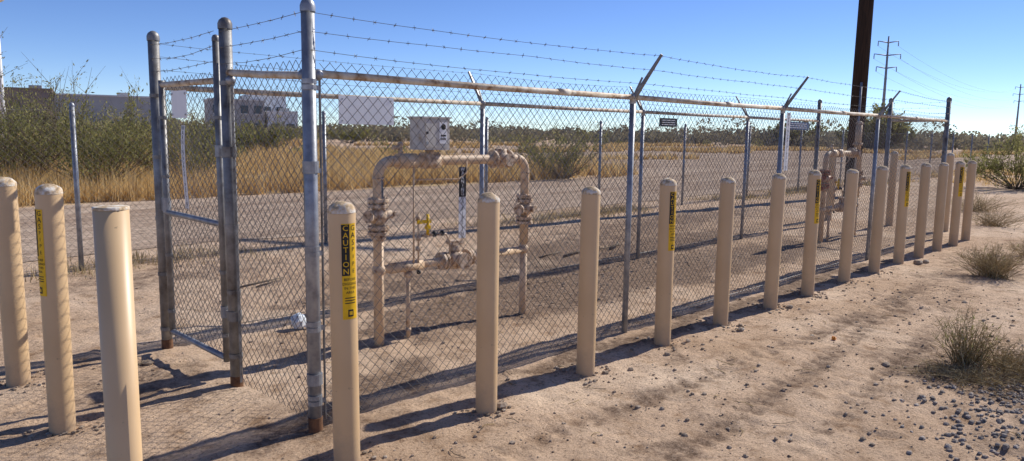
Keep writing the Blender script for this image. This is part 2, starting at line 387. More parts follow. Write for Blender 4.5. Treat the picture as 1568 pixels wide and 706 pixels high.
# ------------------------------------------------------------------ bollards
R=0.062
def label(mb, ang, z0=0.735, z1=1.175):
    rr=R+0.0012; hw=0.037
    def cyl(s,z,off=0.0):
        a=ang+s/(R); return ((rr+off)*math.cos(a),(rr+off)*math.sin(a),z)
    def patch(s0,s1,za,zb,k,off=0.0,n=8):
        for i in range(n):
            a=s0+(s1-s0)*i/n; c=s0+(s1-s0)*(i+1)/n
            mb.quad([cyl(a,za,off),cyl(c,za,off),cyl(c,zb,off),cyl(a,zb,off)],k)
    def put(ch,s,z,size,k,off):
        vs,fs=text_geo(ch,size); b=len(mb.v)
        for x,y in vs: mb.v.append(cyl(s+x,z+y,off))
        for f in fs: mb.face([b+i for i in f],k)
    H=z1-z0; zs=z0+H*0.46
    patch(-hw,hw,z0,z1,'yellow')
    patch(-hw,0.0,zs,z1-0.004,'black',0.0008,5)
    step=(z1-zs)/7.2
    for i,ch in enumerate('CAUTION'): put(ch,-hw*0.5,z1-step*(i+0.65),0.036,'yellow',0.0016)
    for i,ch in enumerate('GAS'): put(ch,hw*0.5,z1-step*(i+0.65),0.036,'black',0.0010)
    for i,ch in enumerate('PIPE'): put(ch,hw*0.5,z1-step*(i+3.6),0.026,'black',0.0010)
    for i,w in enumerate(['BEFORE','DIGGING','IN THIS','AREA']): put(w,0,zs-0.018-0.02*i,0.017,'black',0.0010)
    for i in range(3): patch(-hw*0.7,hw*0.7,zs-0.105-0.012*i,zs-0.101-0.012*i,'black',0.0010,5)
    patch(-hw*0.35,hw*0.35,z0+0.012,z0+0.045,'black',0.0010,4); patch(-hw*0.2,hw*0.2,z0+0.02,z0+0.037,'yellow',0.0016,3)

def bollard(x,y,h=1.265,flat=False,lab=None,r=R,tilt=0.007):
    mb=MB()
    if flat:
        mb.lathe((0,0,0),[(r,-0.3),(r,h-0.012)],'bollard',32)
        mb.lathe((0,0,0),[(r+0.0015,h-0.012),(r+0.0015,h-0.002),(r-0.004,h)],'cap',32)
    else:
        mb.lathe((0,0,0),[(r,-0.3),(r,h-0.055),(r-0.001,h-0.05)],'bollard',32)
        b=len(mb.v); prof=[(r+0.001,h-0.051)]+[((r)*math.cos(t),h-0.045+0.045*math.sin(t)) for t in np.linspace(0.1,1.45,8)]
        mb.lathe((0,0,0),prof,'cap',32)
        o_=random.uniform(0,50)
        for q in range(b+64,len(mb.v)):
            X=Vector(mb.v[q]); f=1+0.06*noise.noise(X*40+Vector((o_,0,0))); mb.v[q]=(X.x*f,X.y*f,X.z+0.006*noise.noise(X*30+Vector((0,o_,0))))
    if lab is not None: label(mb,lab)
    o=mb.obj('bollard',loc=(x,y,0))
    o.rotation_euler=(random.uniform(-tilt,tilt),random.uniform(-tilt,tilt),0)
    return o
labs={0:math.atan2(-2.9,-1.87)+math.radians(30),3:math.atan2(-3.03,-4.76)+math.radians(50),6:math.atan2(-3.03,-7.4)+math.radians(55),9:math.atan2(-3.03,-10.17)+math.radians(50),12:math.atan2(-3.0,-12.6)+math.radians(40)}
for i,(x,y) in enumerate(BOLL): bollard(x,y,1.262+random.uniform(-0.012,0.012),lab=labs.get(i))
bollard(*LEFT[0],h=1.28,r=0.065); bollard(*LEFT[1],h=1.30,lab=math.atan2(-4.28,-1.03)-math.radians(66)); bollard(*LEFT[2],h=1.28,flat=True,r=0.065,tilt=0.003)
for x,y in BACK: bollard(x,y,1.35)

# ------------------------------------------------------------------ chain link fences
def chain(mb,p0,p1,z0,z1,d=0.066,r=0.0018,k='wire',bulge=0.012,seg=0.3):
    p0=Vector((p0[0],p0[1],0)); p1=Vector((p1[0],p1[1],0)); L=(p1-p0).length; t=(p1-p0).normalized(); nrm=Vector((-t.y,t.x,0)); H=z1-z0
    n=int((L+H)/d)+1
    for sgn in (1,-1):
        for i in range(n+1):
            s0=-H+i*d
            a=max(0,s0); b=min(L,s0+H)
            if b-a<0.02: continue
            m=max(2,int((b-a)/seg)+1); path=[]
            for q in range(m+1):
                s=a+(b-a)*q/m; z=z0+(s-s0)
                ss = s if sgn==1 else L-s
                off=bulge*noise.noise(Vector((ss*1.1+p0.x,z*1.3,p0.y)))*min(1,4*ss/L,4*(L-ss)/L)*2
                zz=z+0.009*noise.noise(Vector((ss*2.5,z*3,p0.x+5)))
                path.append(p0+t*ss+nrm*(off+0.0018*sgn)+Vector((0,0,zz)))
            mb.tube(path,r,k,3,False,False)
def post(mb,x,y,h,r,k,cap=True,n=20):
    mb.tube([(x,y,-0.2),(x,y,h)],r,k,n)
    if cap: mb.lathe((x,y,h),[(r*1.12,-0.03),(r*1.12,0.0),(r*0.9,0.02),(r*0.45,0.034),(0.002,0.038)],k,n)
def band(mb,x,y,z,r,k='galv',hgt=0.022,dirx=(1,0)):
    mb.lathe((x,y,z),[(r,-hgt/2),(r+0.004,-hgt/2),(r+0.004,hgt/2),(r,hgt/2)],k,16,False)
    mb.box((x+dirx[0]*(r+0.014),y+dirx[1]*(r+0.014),z),(0.03 if dirx[0] else 0.012,0.03 if dirx[1] else 0.012,hgt),k)
def barbed(mb,pts,r=0.0016,sag=0.015,sp=0.125):
    for a,b in zip(pts[:-1],pts[1:]):
        a=Vector(a);b=Vector(b);L=(b-a).length; n=max(3,int(L/0.25)); path=[]
        sg=sag*random.uniform(0.2,1.5)*min(1,L/2.5)
        def P(t): return a.lerp(b,t)+Vector((0,0,-sg*4*t*(1-t)+0.006*noise.noise(Vector((a.x+t*L*2,a.y,a.z*9)))))
        mb.tube([P(i/n) for i in range(n+1)],r,'barb',4,False,False)
        s=random.uniform(0,sp)
        while s<L:
            c=P(s/L); d=(b-a).normalized()
            for q in range(2):
                v=Vector((random.uniform(-1,1),random.uniform(-1,1),random.uniform(-1,1))); v=(v-d*v.dot(d)).normalized()*0.013+d*0.004*(1 if q else -1)
                mb.tube([c-v,c+v],0.0011,'barb',3,False,False)
            mb.tube([c-d*0.007,c+d*0.007],0.003,'barb',4,True,False)
            s+=sp

fence=empty('chain_link_fence',(2.0,3.4,0))
def fobj(mb,name,par):
    o=mb.obj(name); o.parent=par; o.matrix_parent_inverse=Matrix.Translation(par.location).inverted(); return o
X0,X1,Y0,Y1=2.0,13.2,3.4,5.42; TR=1.87; TOP=2.20
p=MB()
YB=4.32
post(p,X0,Y0,TOP,0.034,'galv'); post(p,X0,YB,2.19,0.037,'galv_old'); post(p,X0,Y1,TOP,0.037,'galv_old')
post(p,X1,Y0,TOP,0.034,'galv_old'); post(p,X1,Y1,TOP,0.034,'galv_old'); post(p,X1,4.25,TOP,0.034,'galv_old')
near=[4.78,7.38,10.13]; back=[5.1,7.85,10.6]
for x in near: post(p,x,Y0,TR-0.03,0.023,'galv',False)
for x in back: post(p,x,Y1,TR-0.03,0.023,'galv',False)
for z in (0.15,0.55,0.95,1.38,1.80):
    band(p,X0,Y0,z,0.034,'galv',0.024,(1,0)); band(p,X0,Y0,z+0.03,0.034,'galv',0.024,(0,1))
    band(p,X0,YB,z+0.05,0.037,'galv_old',0.024,(0,-1)); band(p,X0,Y1,z,0.037,'galv_old',0.024,(1,0))
    band(p,X1,Y0,z,0.034,'galv_old',0.024,(-1,0))
for z in (0.28,1.40): p.lathe((X0,Y0,z),[(0.034,-0.03),(0.041,-0.03),(0.041,0.03),(0.034,0.03)],'galv',20,False)
for (x,y) in ((X0,YB),(X0,Y1),(X0,Y0)): p.lathe((x,y,0.04),[(0.038,-0.1),(0.0385,0.0),(0.038,0.03)],'rust',20,False)
fobj(p,'posts',fence)
r_=MB()
def rail(a,b,z0,z1,r=0.020,k='rail'):
    r_.tube([(a[0],a[1],z0),(a[0]*0.5+b[0]*0.5,a[1]*0.5+b[1]*0.5,(z0+z1)/2-0.004),(b[0],b[1],z1)],r,k,14)
for a,b in zip([X0]+near,near+[X1]): rail((a+0.03,Y0),(b,Y0),TR,TR)
for x in (3.9,6.2,8.9,11.6): r_.tube([(x,Y0,TR),(x+0.12,Y0,TR)],0.0235,'rail',14)
for a,b in zip([X0]+back,back+[X1]): rail((a+0.03,Y1),(b,Y1),TR-0.01,TR-0.01,0.020)
rail((X0,Y0+0.03),(X0,YB-0.03),1.86,1.91); rail((X1,Y0+0.03),(X1,4.22),TR,TR)
for xx,yy in [(X0+0.05,Y0),(X0,Y0+0.05),(X0,YB-0.05),(X0+0.05,Y1),(X1-0.05,Y0)]:
    r_.blob((xx,yy,TR-0.005),0.03,'galv',0.02,12,8,smooth=True)
for x in near: r_.lathe((x,Y0,TR-0.05),[(0.025,0),(0.025,0.04),(0.03,0.045),(0.03,0.075),(0.01,0.08)],'fitting',14)
for x in back: r_.lathe((x,Y1,TR-0.06),[(0.025,0),(0.025,0.04),(0.03,0.045),(0.03,0.075),(0.01,0.08)],'fitting',14)
fobj(r_,'rails',fence)
tb=MB()
for (x,y) in [(X0+0.06,Y0),(X0,Y0+0.06),(X0,YB-0.06),(X0+0.06,Y1),(X1-0.06,Y0),(X1-0.06,Y1)]:
    tb.box((x,y,0.96),(0.006 if x!=X0 else 0.014,0.014 if x!=X0 else 0.006,1.84),'galv_old')
for (a,b) in [((X0,Y0),(X1,Y0)),((X0,Y1),(X1,Y1))]:
    tb.tube([(a[0],a[1],0.09),((a[0]+b[0])/2,a[1],0.07),(b[0],b[1],0.09)],0.0025,'galv_old',5)
fobj(tb,'tension_bars',fence)
c=MB()
chain(c,(X0+0.06,Y0),(X1-0.06,Y0),0.035,1.93); chain(c,(X0,Y0+0.06),(X0,YB-0.06),0.035,1.94)
fobj(c,'mesh_front',fence)
c=MB(); chain(c,(X0+0.06,Y1),(X1-0.06,Y1),0.035,1.92,r=0.0016); chain(c,(X1,Y0+0.06),(X1,4.2),0.035,1.92); chain(c,(X1,4.3),(X1,Y1-0.06),0.035,1.92)
fobj(c,'mesh_back',fence)
ar=MB()
def arm(x,y,sy):
    a=Vector((x,y,TR-0.02)); b=Vector((x+0.02,y+sy*0.23,TR+0.31))
    ar.tube([a,b],[0.02,0.012],'galv_old',4,True,False)
    ar.tube([a+Vector((0,0,0.02)),a.lerp(b,0.45)+Vector((0,-sy*0.03,0.02))],0.008,'galv_old',4,True,False)
for x in near: arm(x,Y0,-1)
for x in back: arm(x,Y1,1)
fobj(ar,'barbed_wire_arms',fence)
bw=MB()
for i,(f,zc) in enumerate([(0.97,2.16),(0.66,2.07),(0.36,1.98)]):
    n_=[(x+0.02*f,Y0-0.23*f,TR-0.02+0.33*f) for x in near]; bk=[(x+0.02*f,Y1+0.23*f,TR-0.02+0.33*f) for x in back]
    barbed(bw,[(X0,Y0-0.036,zc)]+n_+[(X1,Y0-0.036,zc)])
    barbed(bw,[(X0,Y1+0.036,zc)]+bk+[(X1,Y1+0.036,zc)])
    barbed(bw,[(X1+0.036,Y0,zc),(X1+0.036,4.25,zc),(X1+0.036,Y1,zc)])
    barbed(bw,[(X0-0.036,Y0,zc),(X0-0.039,YB,zc-0.02)],sag=0.03)
    barbed(bw,[(X0-0.02,4.43,zc),(X0-0.03,Y1,zc-0.02)],sag=0.05)
fobj(bw,'barbed_wire',fence)

g=MB(); ga,gb=4.45,5.31
for y in (ga,gb): g.tube([(X0,y,0.13),(X0,y,2.12 if y==ga else 1.9)],0.021,'galv_old' ,14)
g.lathe((X0,ga,2.12),[(0.023,-0.02),(0.023,0),(0.016,0.015),(0.002,0.02)],'galv_old',12)
for z in (0.15,1.0,1.87): g.tube([(X0,ga,z),(X0,gb,z)],0.019,'galv' if z<1.5 else 'rail',14)
for z in (0.45,1.45):
    g.lathe((X0,YB,z),[(0.037,-0.03),(0.043,-0.03),(0.043,0.03),(0.037,0.03)],'galv_old',20,False)
    g.box((X0,(YB+ga)/2,z),(0.02,0.09,0.03),'galv_old'); g.lathe((X0,ga,z),[(0.021,-0.035),(0.027,-0.035),(0.027,0.035),(0.021,0.035)],'galv',14,False)
g.box((X0,gb+0.05,1.05),(0.02,0.07,0.09),'galv'); g.lathe((X0,gb,1.05),[(0.021,-0.05),(0.027,-0.05),(0.027,0.05),(0.021,0.05)],'galv',14,False)
for z in (0.3,0.7,1.25,1.65): band(g,X0,ga,z,0.021,'galv_old',0.02,(0,1)); band(g,X0,gb,z,0.021,'galv_old',0.02,(0,-1))
chain(g,(X0,ga+0.03),(X0,gb-0.03),0.16,1.92,bulge=0.004)
fobj(g,'gate',fence)

fence2=empty('chain_link_fence',(2.45,9.0,0))
c=MB(); PX=[2.45+3.06*i for i in range(-6,14)]
for x in PX: c.tube([(x,9.0,-0.2),(x,9.0,1.80)],0.026,'galv',12); c.lathe((x,9.0,1.8),[(0.028,-0.02),(0.028,0),(0.015,0.02),(0.002,0.024)],'galv',12)
for i in range(len(PX)-1):
    for z,s in ((1.74,0.03),(0.06,0.0)):
        c.tube([(PX[i],8.97,z),((PX[i]+PX[i+1])/2,8.97,z-s),(PX[i+1],8.97,z)],0.0025,'galv_old',4,False)
fobj(c,'posts',fence2)
c=MB(); chain(c,(PX[0],8.965),(PX[-1],8.965),0.03,1.76,0.075,0.0013,bulge=0.02,seg=0.6); fobj(c,'mesh',fence2)

# ------------------------------------------------------------------ signs
def strip_sign(p0,axis,z0,z1,w,blacktop=False,curl=0.0):
    mb=MB(); n=12; ax=Vector(axis); nr=Vector((ax.y,-ax.x,0))
    def P(s,z,o=0): 
        t=(z-z0)/(z1-z0); return Vector(p0)+ax*(s+curl*math.sin(t*5))+nr*(o+abs(curl)*1.2*math.sin(t*3.1))+Vector((0,0,z))
    for i in range(n):
        a=z0+(z1-z0)*i/n; b=z0+(z1-z0)*(i+1)/n
        mb.quad([P(-w/2,a),P(w/2,a),P(w/2,b),P(-w/2,b)],'black' if (blacktop and i>=7) else 'white')
    s='WARNINGGASPIPELINE'; step=(z1-z0)/len(s)*1.02
    for i,ch in enumerate(s):
        z=z1-step*(i+0.6); kk='white' if (blacktop and z>z0+(z1-z0)*7/12) else 'black'
        vs,fs=text_geo(ch,min(w*0.85,step*1.35)); b=len(mb.v)
        for x,y in vs: mb.v.append(tuple(P(x,z+y,0.0015)))
        for f in fs: mb.face([b+i2 for i2 in f],kk)
    for i in range(n):
        a=z0+(z1-z0)*i/n; b=z0+(z1-z0)*(i+1)/n
        mb.quad([P(-w/2,a,-0.002),P(-w/2,b,-0.002),P(w/2,b,-0.002),P(w/2,a,-0.002)],'white')
    return mb.obj('warning_strip_sign')
strip_sign((X0-0.026,4.90,0),(0,-1,0),1.06,1.60,0.055,False,0.012)
strip_sign((7.46,Y0-0.03,0),(1,0,0),1.24,1.83,0.085)
strip_sign((3.95,4.42,0),(1,0,0),0.74,1.31,0.075,True)
def board(c,axis,w,h,k,legend=False):
    mb=MB(); ax=Vector(axis); ang=math.atan2(ax.y,ax.x); rot=Matrix.Rotation(ang,3,'Z')
    mb.box(c,(w,0.003,h),k,rot)
    for sx in (-1,1):
        for sz in (-1,1):
            q=Vector(c)+ax*(sx*w*0.44)+Vector((0,0,sz*h*0.38)); nr=Vector((ax.y,-ax.x,0))
            mb.tube([q+nr*0.001,q+nr*0.006],0.007,'fitting',8)
            mb.tube([q-nr*0.02,q+nr*0.005],0.003,'fitting',5)
    if legend:
        nr=Vector((ax.y,-ax.x,0))
        for i in range(3):
            q=Vector(c)+nr*0.004+Vector((0,0,h*(0.25-0.25*i)))
            mb.box(q,(w*0.75,0.002,h*0.09),'white',rot)
    return mb.obj('sign_board')
board((3.72,Y1-0.03,1.75),(1,0,0),0.56,0.235,'white'); board((X0-0.028,4.96,1.735),(0,-1,0),0.235,0.175,'white')
board((8.38,Y1-0.03,1.74),(1,0,0),0.42,0.11,'black',True); board((12.3,Y1-0.03,1.76),(1,0,0),0.9,0.13,'bluesign',True)

# ------------------------------------------------------------------ gas pipe assemblies
def flangeX(mb,c,r,w,k='pipe_dirty',bolts=8):
    c=Vector(c); mb.tube([c-Vector((w/2,0,0)),c+Vector((w/2,0,0))],r,k,24,True,False)
    for i in range(bolts):
        t=2*math.pi*i/bolts+0.2; o=Vector((0,math.cos(t),math.sin(t)))*r*0.8
        mb.tube([c+o-Vector((w*0.9,0,0)),c+o+Vector((w*0.9,0,0))],0.008,k,6)
def flangeZ(mb,c,r,w,k='pipe_dirty',bolts=8):
    c=Vector(c); mb.tube([c-Vector((0,0,w/2)),c+Vector((0,0,w/2))],r,k,24,True,False)
    for i in range(bolts):
        t=2*math.pi*i/bolts+0.2; o=Vector((math.cos(t),math.sin(t),0))*r*0.8
        mb.tube([c+o-Vector((0,0,w*0.9)),c+o+Vector((0,0,w*0.9))],0.008,k,6)
def elbow(c,r,a0,a1,n=8):
    return [(c[0]+r*math.cos(a0+(a1-a0)*i/n),c[1],c[2]+r*math.sin(a0+(a1-a0)*i/n)) for i in range(n+1)]
def assembly(name,xa,xb,Y,zt,zl,flip=False,red=False):
    e=empty(name,(xa,Y,0)); mb=MB(); pr=0.038; k='pipe'; vk='pipe_dirty'
    el=0.11
    path=[(xa,Y,-0.2),(xa,Y,zt-el)]+elbow((xa+el,Y,zt-el),el,math.pi,math.pi/2)+elbow((xb-el,Y,zt-el),el,math.pi/2,0)+[(xb,Y,0.62)]
    mb.tube(path,pr,k,18)
    mb.tube([(xb,Y,0.66),(xb,Y,-0.2)],pr*0.84,k,18)
    for x in (xa,xb): mb.lathe((x,Y,zt-el-0.02),[(pr,0),(pr+0.004,0.003),(pr+0.004,0.012),(pr,0.015)],vk,18)
    for x in (xa+el,xb-el): mb.tube([(x-0.005,Y,zt),(x+0.007,Y,zt)],pr+0.004,vk,18)
    fobj(mb,'main_pipe',e)
    v=MB()
    rk='red' if red else vk
    flangeZ(v,(xa,Y,1.085),0.078,0.022,rk); flangeZ(v,(xa,Y,1.045),0.078,0.022,rk)
    v.blob((xa,Y,0.965),0.072,rk,0.03,16,10,(1,1,0.95),True)
    v.tube([(xa,Y,0.965),(xa-0.10,Y-0.03,0.975)],0.036,rk,14); v.tube([(xa-0.10,Y-0.03,0.975),(xa-0.115,Y-0.034,0.976)],0.045,rk,14)
    v.tube([(xa,Y,0.965),(xa+0.09,Y-0.05,0.985)],0.03,rk,12); v.box((xa+0.105,Y-0.055,0.985),(0.03,0.05,0.035),rk)
    flangeZ(v,(xa,Y,0.885),0.078,0.022,rk); flangeZ(v,(xa,Y,0.845),0.078,0.022,rk)
    v.lathe((xa,Y,0.79),[(pr,0),(0.055,0.01),(0.055,0.035),(pr,0.045)],rk,16)
    flangeZ(v,(xb,Y,1.04),0.075,0.022,vk); flangeZ(v,(xb,Y,1.0),0.075,0.022,vk)
    v.blob((xb,Y,0.925),0.07,vk,0.03,16,10,(1,1,0.9),True)
    v.tube([(xb,Y,0.925),(xb-0.12,Y-0.05,0.93)],0.034,vk,12); v.tube([(xb-0.11,Y-0.046,0.93),(xb-0.13,Y-0.054,0.93)],0.046,vk,12)
    v.tube([(xb,Y,0.93),(xb+0.02,Y-0.11,0.93)],0.03,vk,12)
    flangeZ(v,(xb,Y,0.85),0.075,0.022,vk); flangeZ(v,(xb,Y,0.81),0.075,0.022,vk)
    xr=xb-0.30
    flangeX(v,(xr-0.09,Y,zt),0.075,0.02,vk); flangeX(v,(xr+0.09,Y,zt),0.075,0.02,vk)
    v.blob((xr,Y,zt),0.075,vk,0.03,16,10,(1,0.95,1),True)
    v.tube([(xr,Y,zt+0.02),(xr,Y,zt+0.085)],0.05,vk,16); v.tube([(xr,Y-0.02,zt),(xr,Y-0.10,zt-0.005)],0.04,vk,16); v.tube([(xr,Y-0.10,zt-0.005),(xr,Y-0.112,zt-0.005)],0.052,vk,16)
    v.tube([(xa+0.17,Y,zt),(xa+0.34,Y,zt)],0.056,k,18); v.tube([(xa+0.40,Y,zt),(xa+0.56,Y,zt)],0.062,'pipe_dirty',18)
    v.tube([(xa+0.20,Y,zt),(xa+0.20,Y,zt+0.11)],0.017,vk,10); v.tube([(xa+0.20,Y,zt+0.10),(xa+0.13,Y,zt+0.10)],0.015,vk,10); v.blob((xa+0.2,Y,zt+0.12),0.024,vk,0.05,10,6,smooth=True)
    v.tube([(xa,Y,zl),(xa+0.62,Y,zl),(xb,Y,zl)],0.031,k,16)
    v.tube([(xa+0.10,Y,zl),(xa+0.40,Y,zl)],0.04,k,16); v.blob((xa,Y,zl),0.052,k,0.02,14,8,smooth=True); v.blob((xb,Y,zl),0.046,k,0.02,14,8,smooth=True)
    xm=xa+0.74
    flangeX(v,(xm-0.14,Y,zl),0.07,0.02,vk); flangeX(v,(xm-0.105,Y,zl),0.07,0.02,vk); flangeX(v,(xm+0.13,Y,zl),0.07,0.02,vk); flangeX(v,(xm+0.165,Y,zl),0.065,0.02,vk)
    v.blob((xm,Y,zl),0.088,vk,0.03,16,10,(1.05,0.95,0.9),True)
    v.tube([(xm,Y,zl),(xm,Y-0.12,zl+0.0)],0.055,vk,18); v.tube([(xm,Y-0.11,zl),(xm,Y-0.13,zl)],0.068,vk,18)
    v.tube([(xm,Y,zl+0.05),(xm,Y,zl+0.13)],0.045,vk,14); v.box((xm,Y,zl+0.14),(0.12,0.09,0.03),vk)
    fobj(v,'valves_and_regulators',e)
    t=MB()
    for (x0,z0_,z1_) in ((xa+0.30,zl,zt-0.02),(xa+0.345,zl+0.02,0.98)): t.tube([(x0,Y-0.03,z0_),(x0,Y-0.03,z1_)],0.007,k,8)
    t.tube([(xa+0.30,Y-0.03,zt-0.14),(xa+0.75,Y-0.03,zt-0.15),(xa+0.83,Y-0.03,zt-0.10),(xa+0.83,Y-0.03,zt)],0.007,k,8)
    t.tube([(xa+0.345,Y-0.03,0.80),(xa+0.62,Y-0.03,0.79),(xa+0.66,Y-0.03,0.72),(xa+0.66,Y-0.03,zl+0.05)],0.008,vk,8)
    for z in (0.70,0.78,0.93): t.tube([(xa+0.345,Y-0.03,z-0.018),(xa+0.345,Y-0.03,z+0.018)],0.019,vk,8)
    for dx in (0.42,0.50,0.58): t.blob((xa+dx,Y-0.03,0.80),0.022,'black' if dx>0.45 else vk,0.1,8,6,smooth=True)
    t.box((xa+0.385,Y-0.05,0.905),(0.13,0.014,0.026),'yellowpaint'); t.tube([(xa+0.42,Y-0.05,0.80),(xa+0.42,Y-0.05,0.96)],0.012,'yellowpaint',8)
    t.box((xa+0.42,Y-0.05,0.86),(0.035,0.03,0.03),'yellowpaint')
    t.tube([(xa+0.27,Y,-0.1),(xa+0.27,Y,zl)],0.017,k,12); t.lathe((xa+0.27,Y,zl-0.09),[(0.017,0),(0.034,0.015),(0.034,0.045),(0.02,0.06)],vk,12)
    t.tube([(xa+0.27,Y,0.06),(xa+0.27,Y,0.09)],0.022,vk,12)
    t.blob((xa+0.34,Y-0.04,zl-0.05),0.018,'black',0.1,8,6,smooth=True)
    fobj(t,'tubing',e)
    if not flip:
        b=MB(); bx=xa+0.48
        b.tube([(bx,Y,zt+0.04),(bx,Y,zt+0.085)],0.035,vk,12)
        b.box((bx,Y,zt+0.20),(0.25,0.17,0.235),'boxgrey')
        b.box((bx,Y,zt+0.324),(0.27,0.19,0.012),'boxgrey')
        b.box((bx,Y-0.0875,zt+0.205),(0.225,0.005,0.205),'boxgrey')
        b.box((bx+0.055,Y-0.0915,zt+0.21),(0.075,0.003,0.16),'white')
        b.tube([(bx+0.055,Y-0.093,zt+0.255),(bx+0.055,Y-0.096,zt+0.255)],0.022,'black',16)
        b.box((bx+0.055,Y-0.0935,zt+0.19),(0.05,0.002,0.012),'black'); b.box((bx+0.055,Y-0.0935,zt+0.165),(0.05,0.002,0.01),'black')
        b.blob((bx-0.10,Y-0.095,zt+0.21),0.01,'black',0,8,6,smooth=True); b.box((bx-0.1,Y-0.092,zt+0.135),(0.02,0.006,0.02),'fitting')
        fobj(b,'meter_box',e)
    else:
        b=MB(); b.tube([(xb-0.12,Y,zt),(xb-0.12,Y,zt+0.45)],0.05,'pipe',16); b.lathe((xb-0.12,Y,zt+0.45),[(0.055,0),(0.055,0.03),(0.03,0.05)],vk,14)
        b.tube([(xb-0.12,Y,zt+0.12),(xb-0.12,Y,zt+0.16)],0.075,vk,18); fobj(b,'relief_stack',e)
    return e
assembly('gas_regulator_piping',3.16,4.70,4.45,1.365,0.57)
assembly('gas_regulator_piping',11.2,12.55,4.45,1.34,0.5,True,True)

# ------------------------------------------------------------------ poles, towers, litter
pp=MB(); PXY=(20.6,7.45)
pp.tube([(PXY[0],PXY[1],-0.5),(PXY[0]+0.04,PXY[1],6),(PXY[0]+0.1,PXY[1],12.5)],[0.20,0.18,0.14],'wood',20)
pp.box((PXY[0]+0.1,PXY[1],11.6),(0.12,2.6,0.12),'wood',Matrix.Rotation(0.5,3,'Z'))
for s in (-1.1,-0.5,0.5,1.1): pp.lathe((PXY[0]+0.1-s*math.sin(0.5),PXY[1]+s*math.cos(0.5),11.66),[(0.03,0),(0.06,0.03),(0.03,0.07),(0.05,0.1),(0.02,0.14)],'galv',10)
pp.tube([(PXY[0]-0.18,PXY[1]-0.12,0),(PXY[0]-0.15,PXY[1]-0.1,3)],0.03,'galv',8)
pp.obj('utility_pole')
lp=MB(); lp.tube([(8.3,41,0),(8.3,41,7.0)],[0.13,0.11],'white',12); lp.box((8.3,40.5,7.0),(0.3,1.2,0.12),'white'); lp.obj('street_lamp')

def tower(x,y,h,w):
    t=MB(); o=Vector((x,y,0)); R9=Matrix.Rotation(-0.9,3,'Z')
    def Q(a,b,z_): return o+R9@Vector((a,b,z_))
    t.tube([Q(0,0,0),Q(0,0,h*0.5),Q(0,0,h)],[w,w*0.72,w*0.42],'tower',12)
    for i in range(1,5): t.tube([Q(0,0,h*i/5-0.15),Q(0,0,h*i/5+0.15)],w*(1.12-0.6*i/5),'tower',12)
    for z,l in ((0.94,3.2),(0.82,4.2),(0.70,3.2)):
        for s in (-1,1):
            t.tube([Q(0,0,h*z),Q(s*l,0,h*z+0.5)],[0.22,0.13],'tower',6)
            t.tube([Q(s*l,0,h*z+0.5),Q(s*l,0,h*z-1.1)],0.12,'tower',6)
            for q in range(5): t.tube([Q(s*l,0,h*z-0.1-q*0.2),Q(s*l,0,h*z-0.16-q*0.2)],0.2,'tower',8)
    return t.obj('transmission_pole'), Q
_,P1=tower(266,88,34.5,0.6); _,P2=tower(597,112,38,0.75)
pl=MB()
for z,l in ((0.94,3.2),(0.82,4.2),(0.70,3.2)):
    for s in (-1,1):
        a=P1(s*l,0,34.5*z-1.1); b=P2(s*l,0,38*z-1.1); mid=[]
        for i in range(33):
            q=i/32; mid.append(a.lerp(b,q)+Vector((0,0,-7*4*q*(1-q))))
        pl.tube(mid,0.03,'tower',3,False,False)
pl.obj('power_lines')

lt=MB(); lt.blob((2.97,5.28,0.06),0.062,'litterw',0.12,12,9,(1,1,1.05)); lt.blob((3.02,5.25,0.03),0.03,'litterw',0.3,8,6,(1.2,1,0.8)); lt.obj('crumpled_litter')
lt=MB(); ox,oy=5.9,2.18; lt.blob((ox,oy,gh(ox,oy)+0.012),0.025,'orange',0.35,6,5,(1.2,0.8,0.6)); lt.obj('orange_litter')

# ------------------------------------------------------------------ vegetation
def leaf_quads(c, size, n_aspect=2.0, axis=None):
    N=len(c)
    u=np.random.normal(size=(N,3))
    if axis is not None: u=u*0.45+axis*1.3
    u/=np.linalg.norm(u,axis=1)[:,None]
    w=np.random.normal(size=(N,3)); w-=u*np.sum(u*w,axis=1)[:,None]; w/=np.linalg.norm(w,axis=1)[:,None]
    s=(size*np.random.uniform(0.5,1.4,N))[:,None]
    a=c-u*s; b=c+w*s/n_aspect; d=c+u*s; e=c-w*s/n_aspect
    return np.stack([a,b,d,e],1).reshape(-1,3)

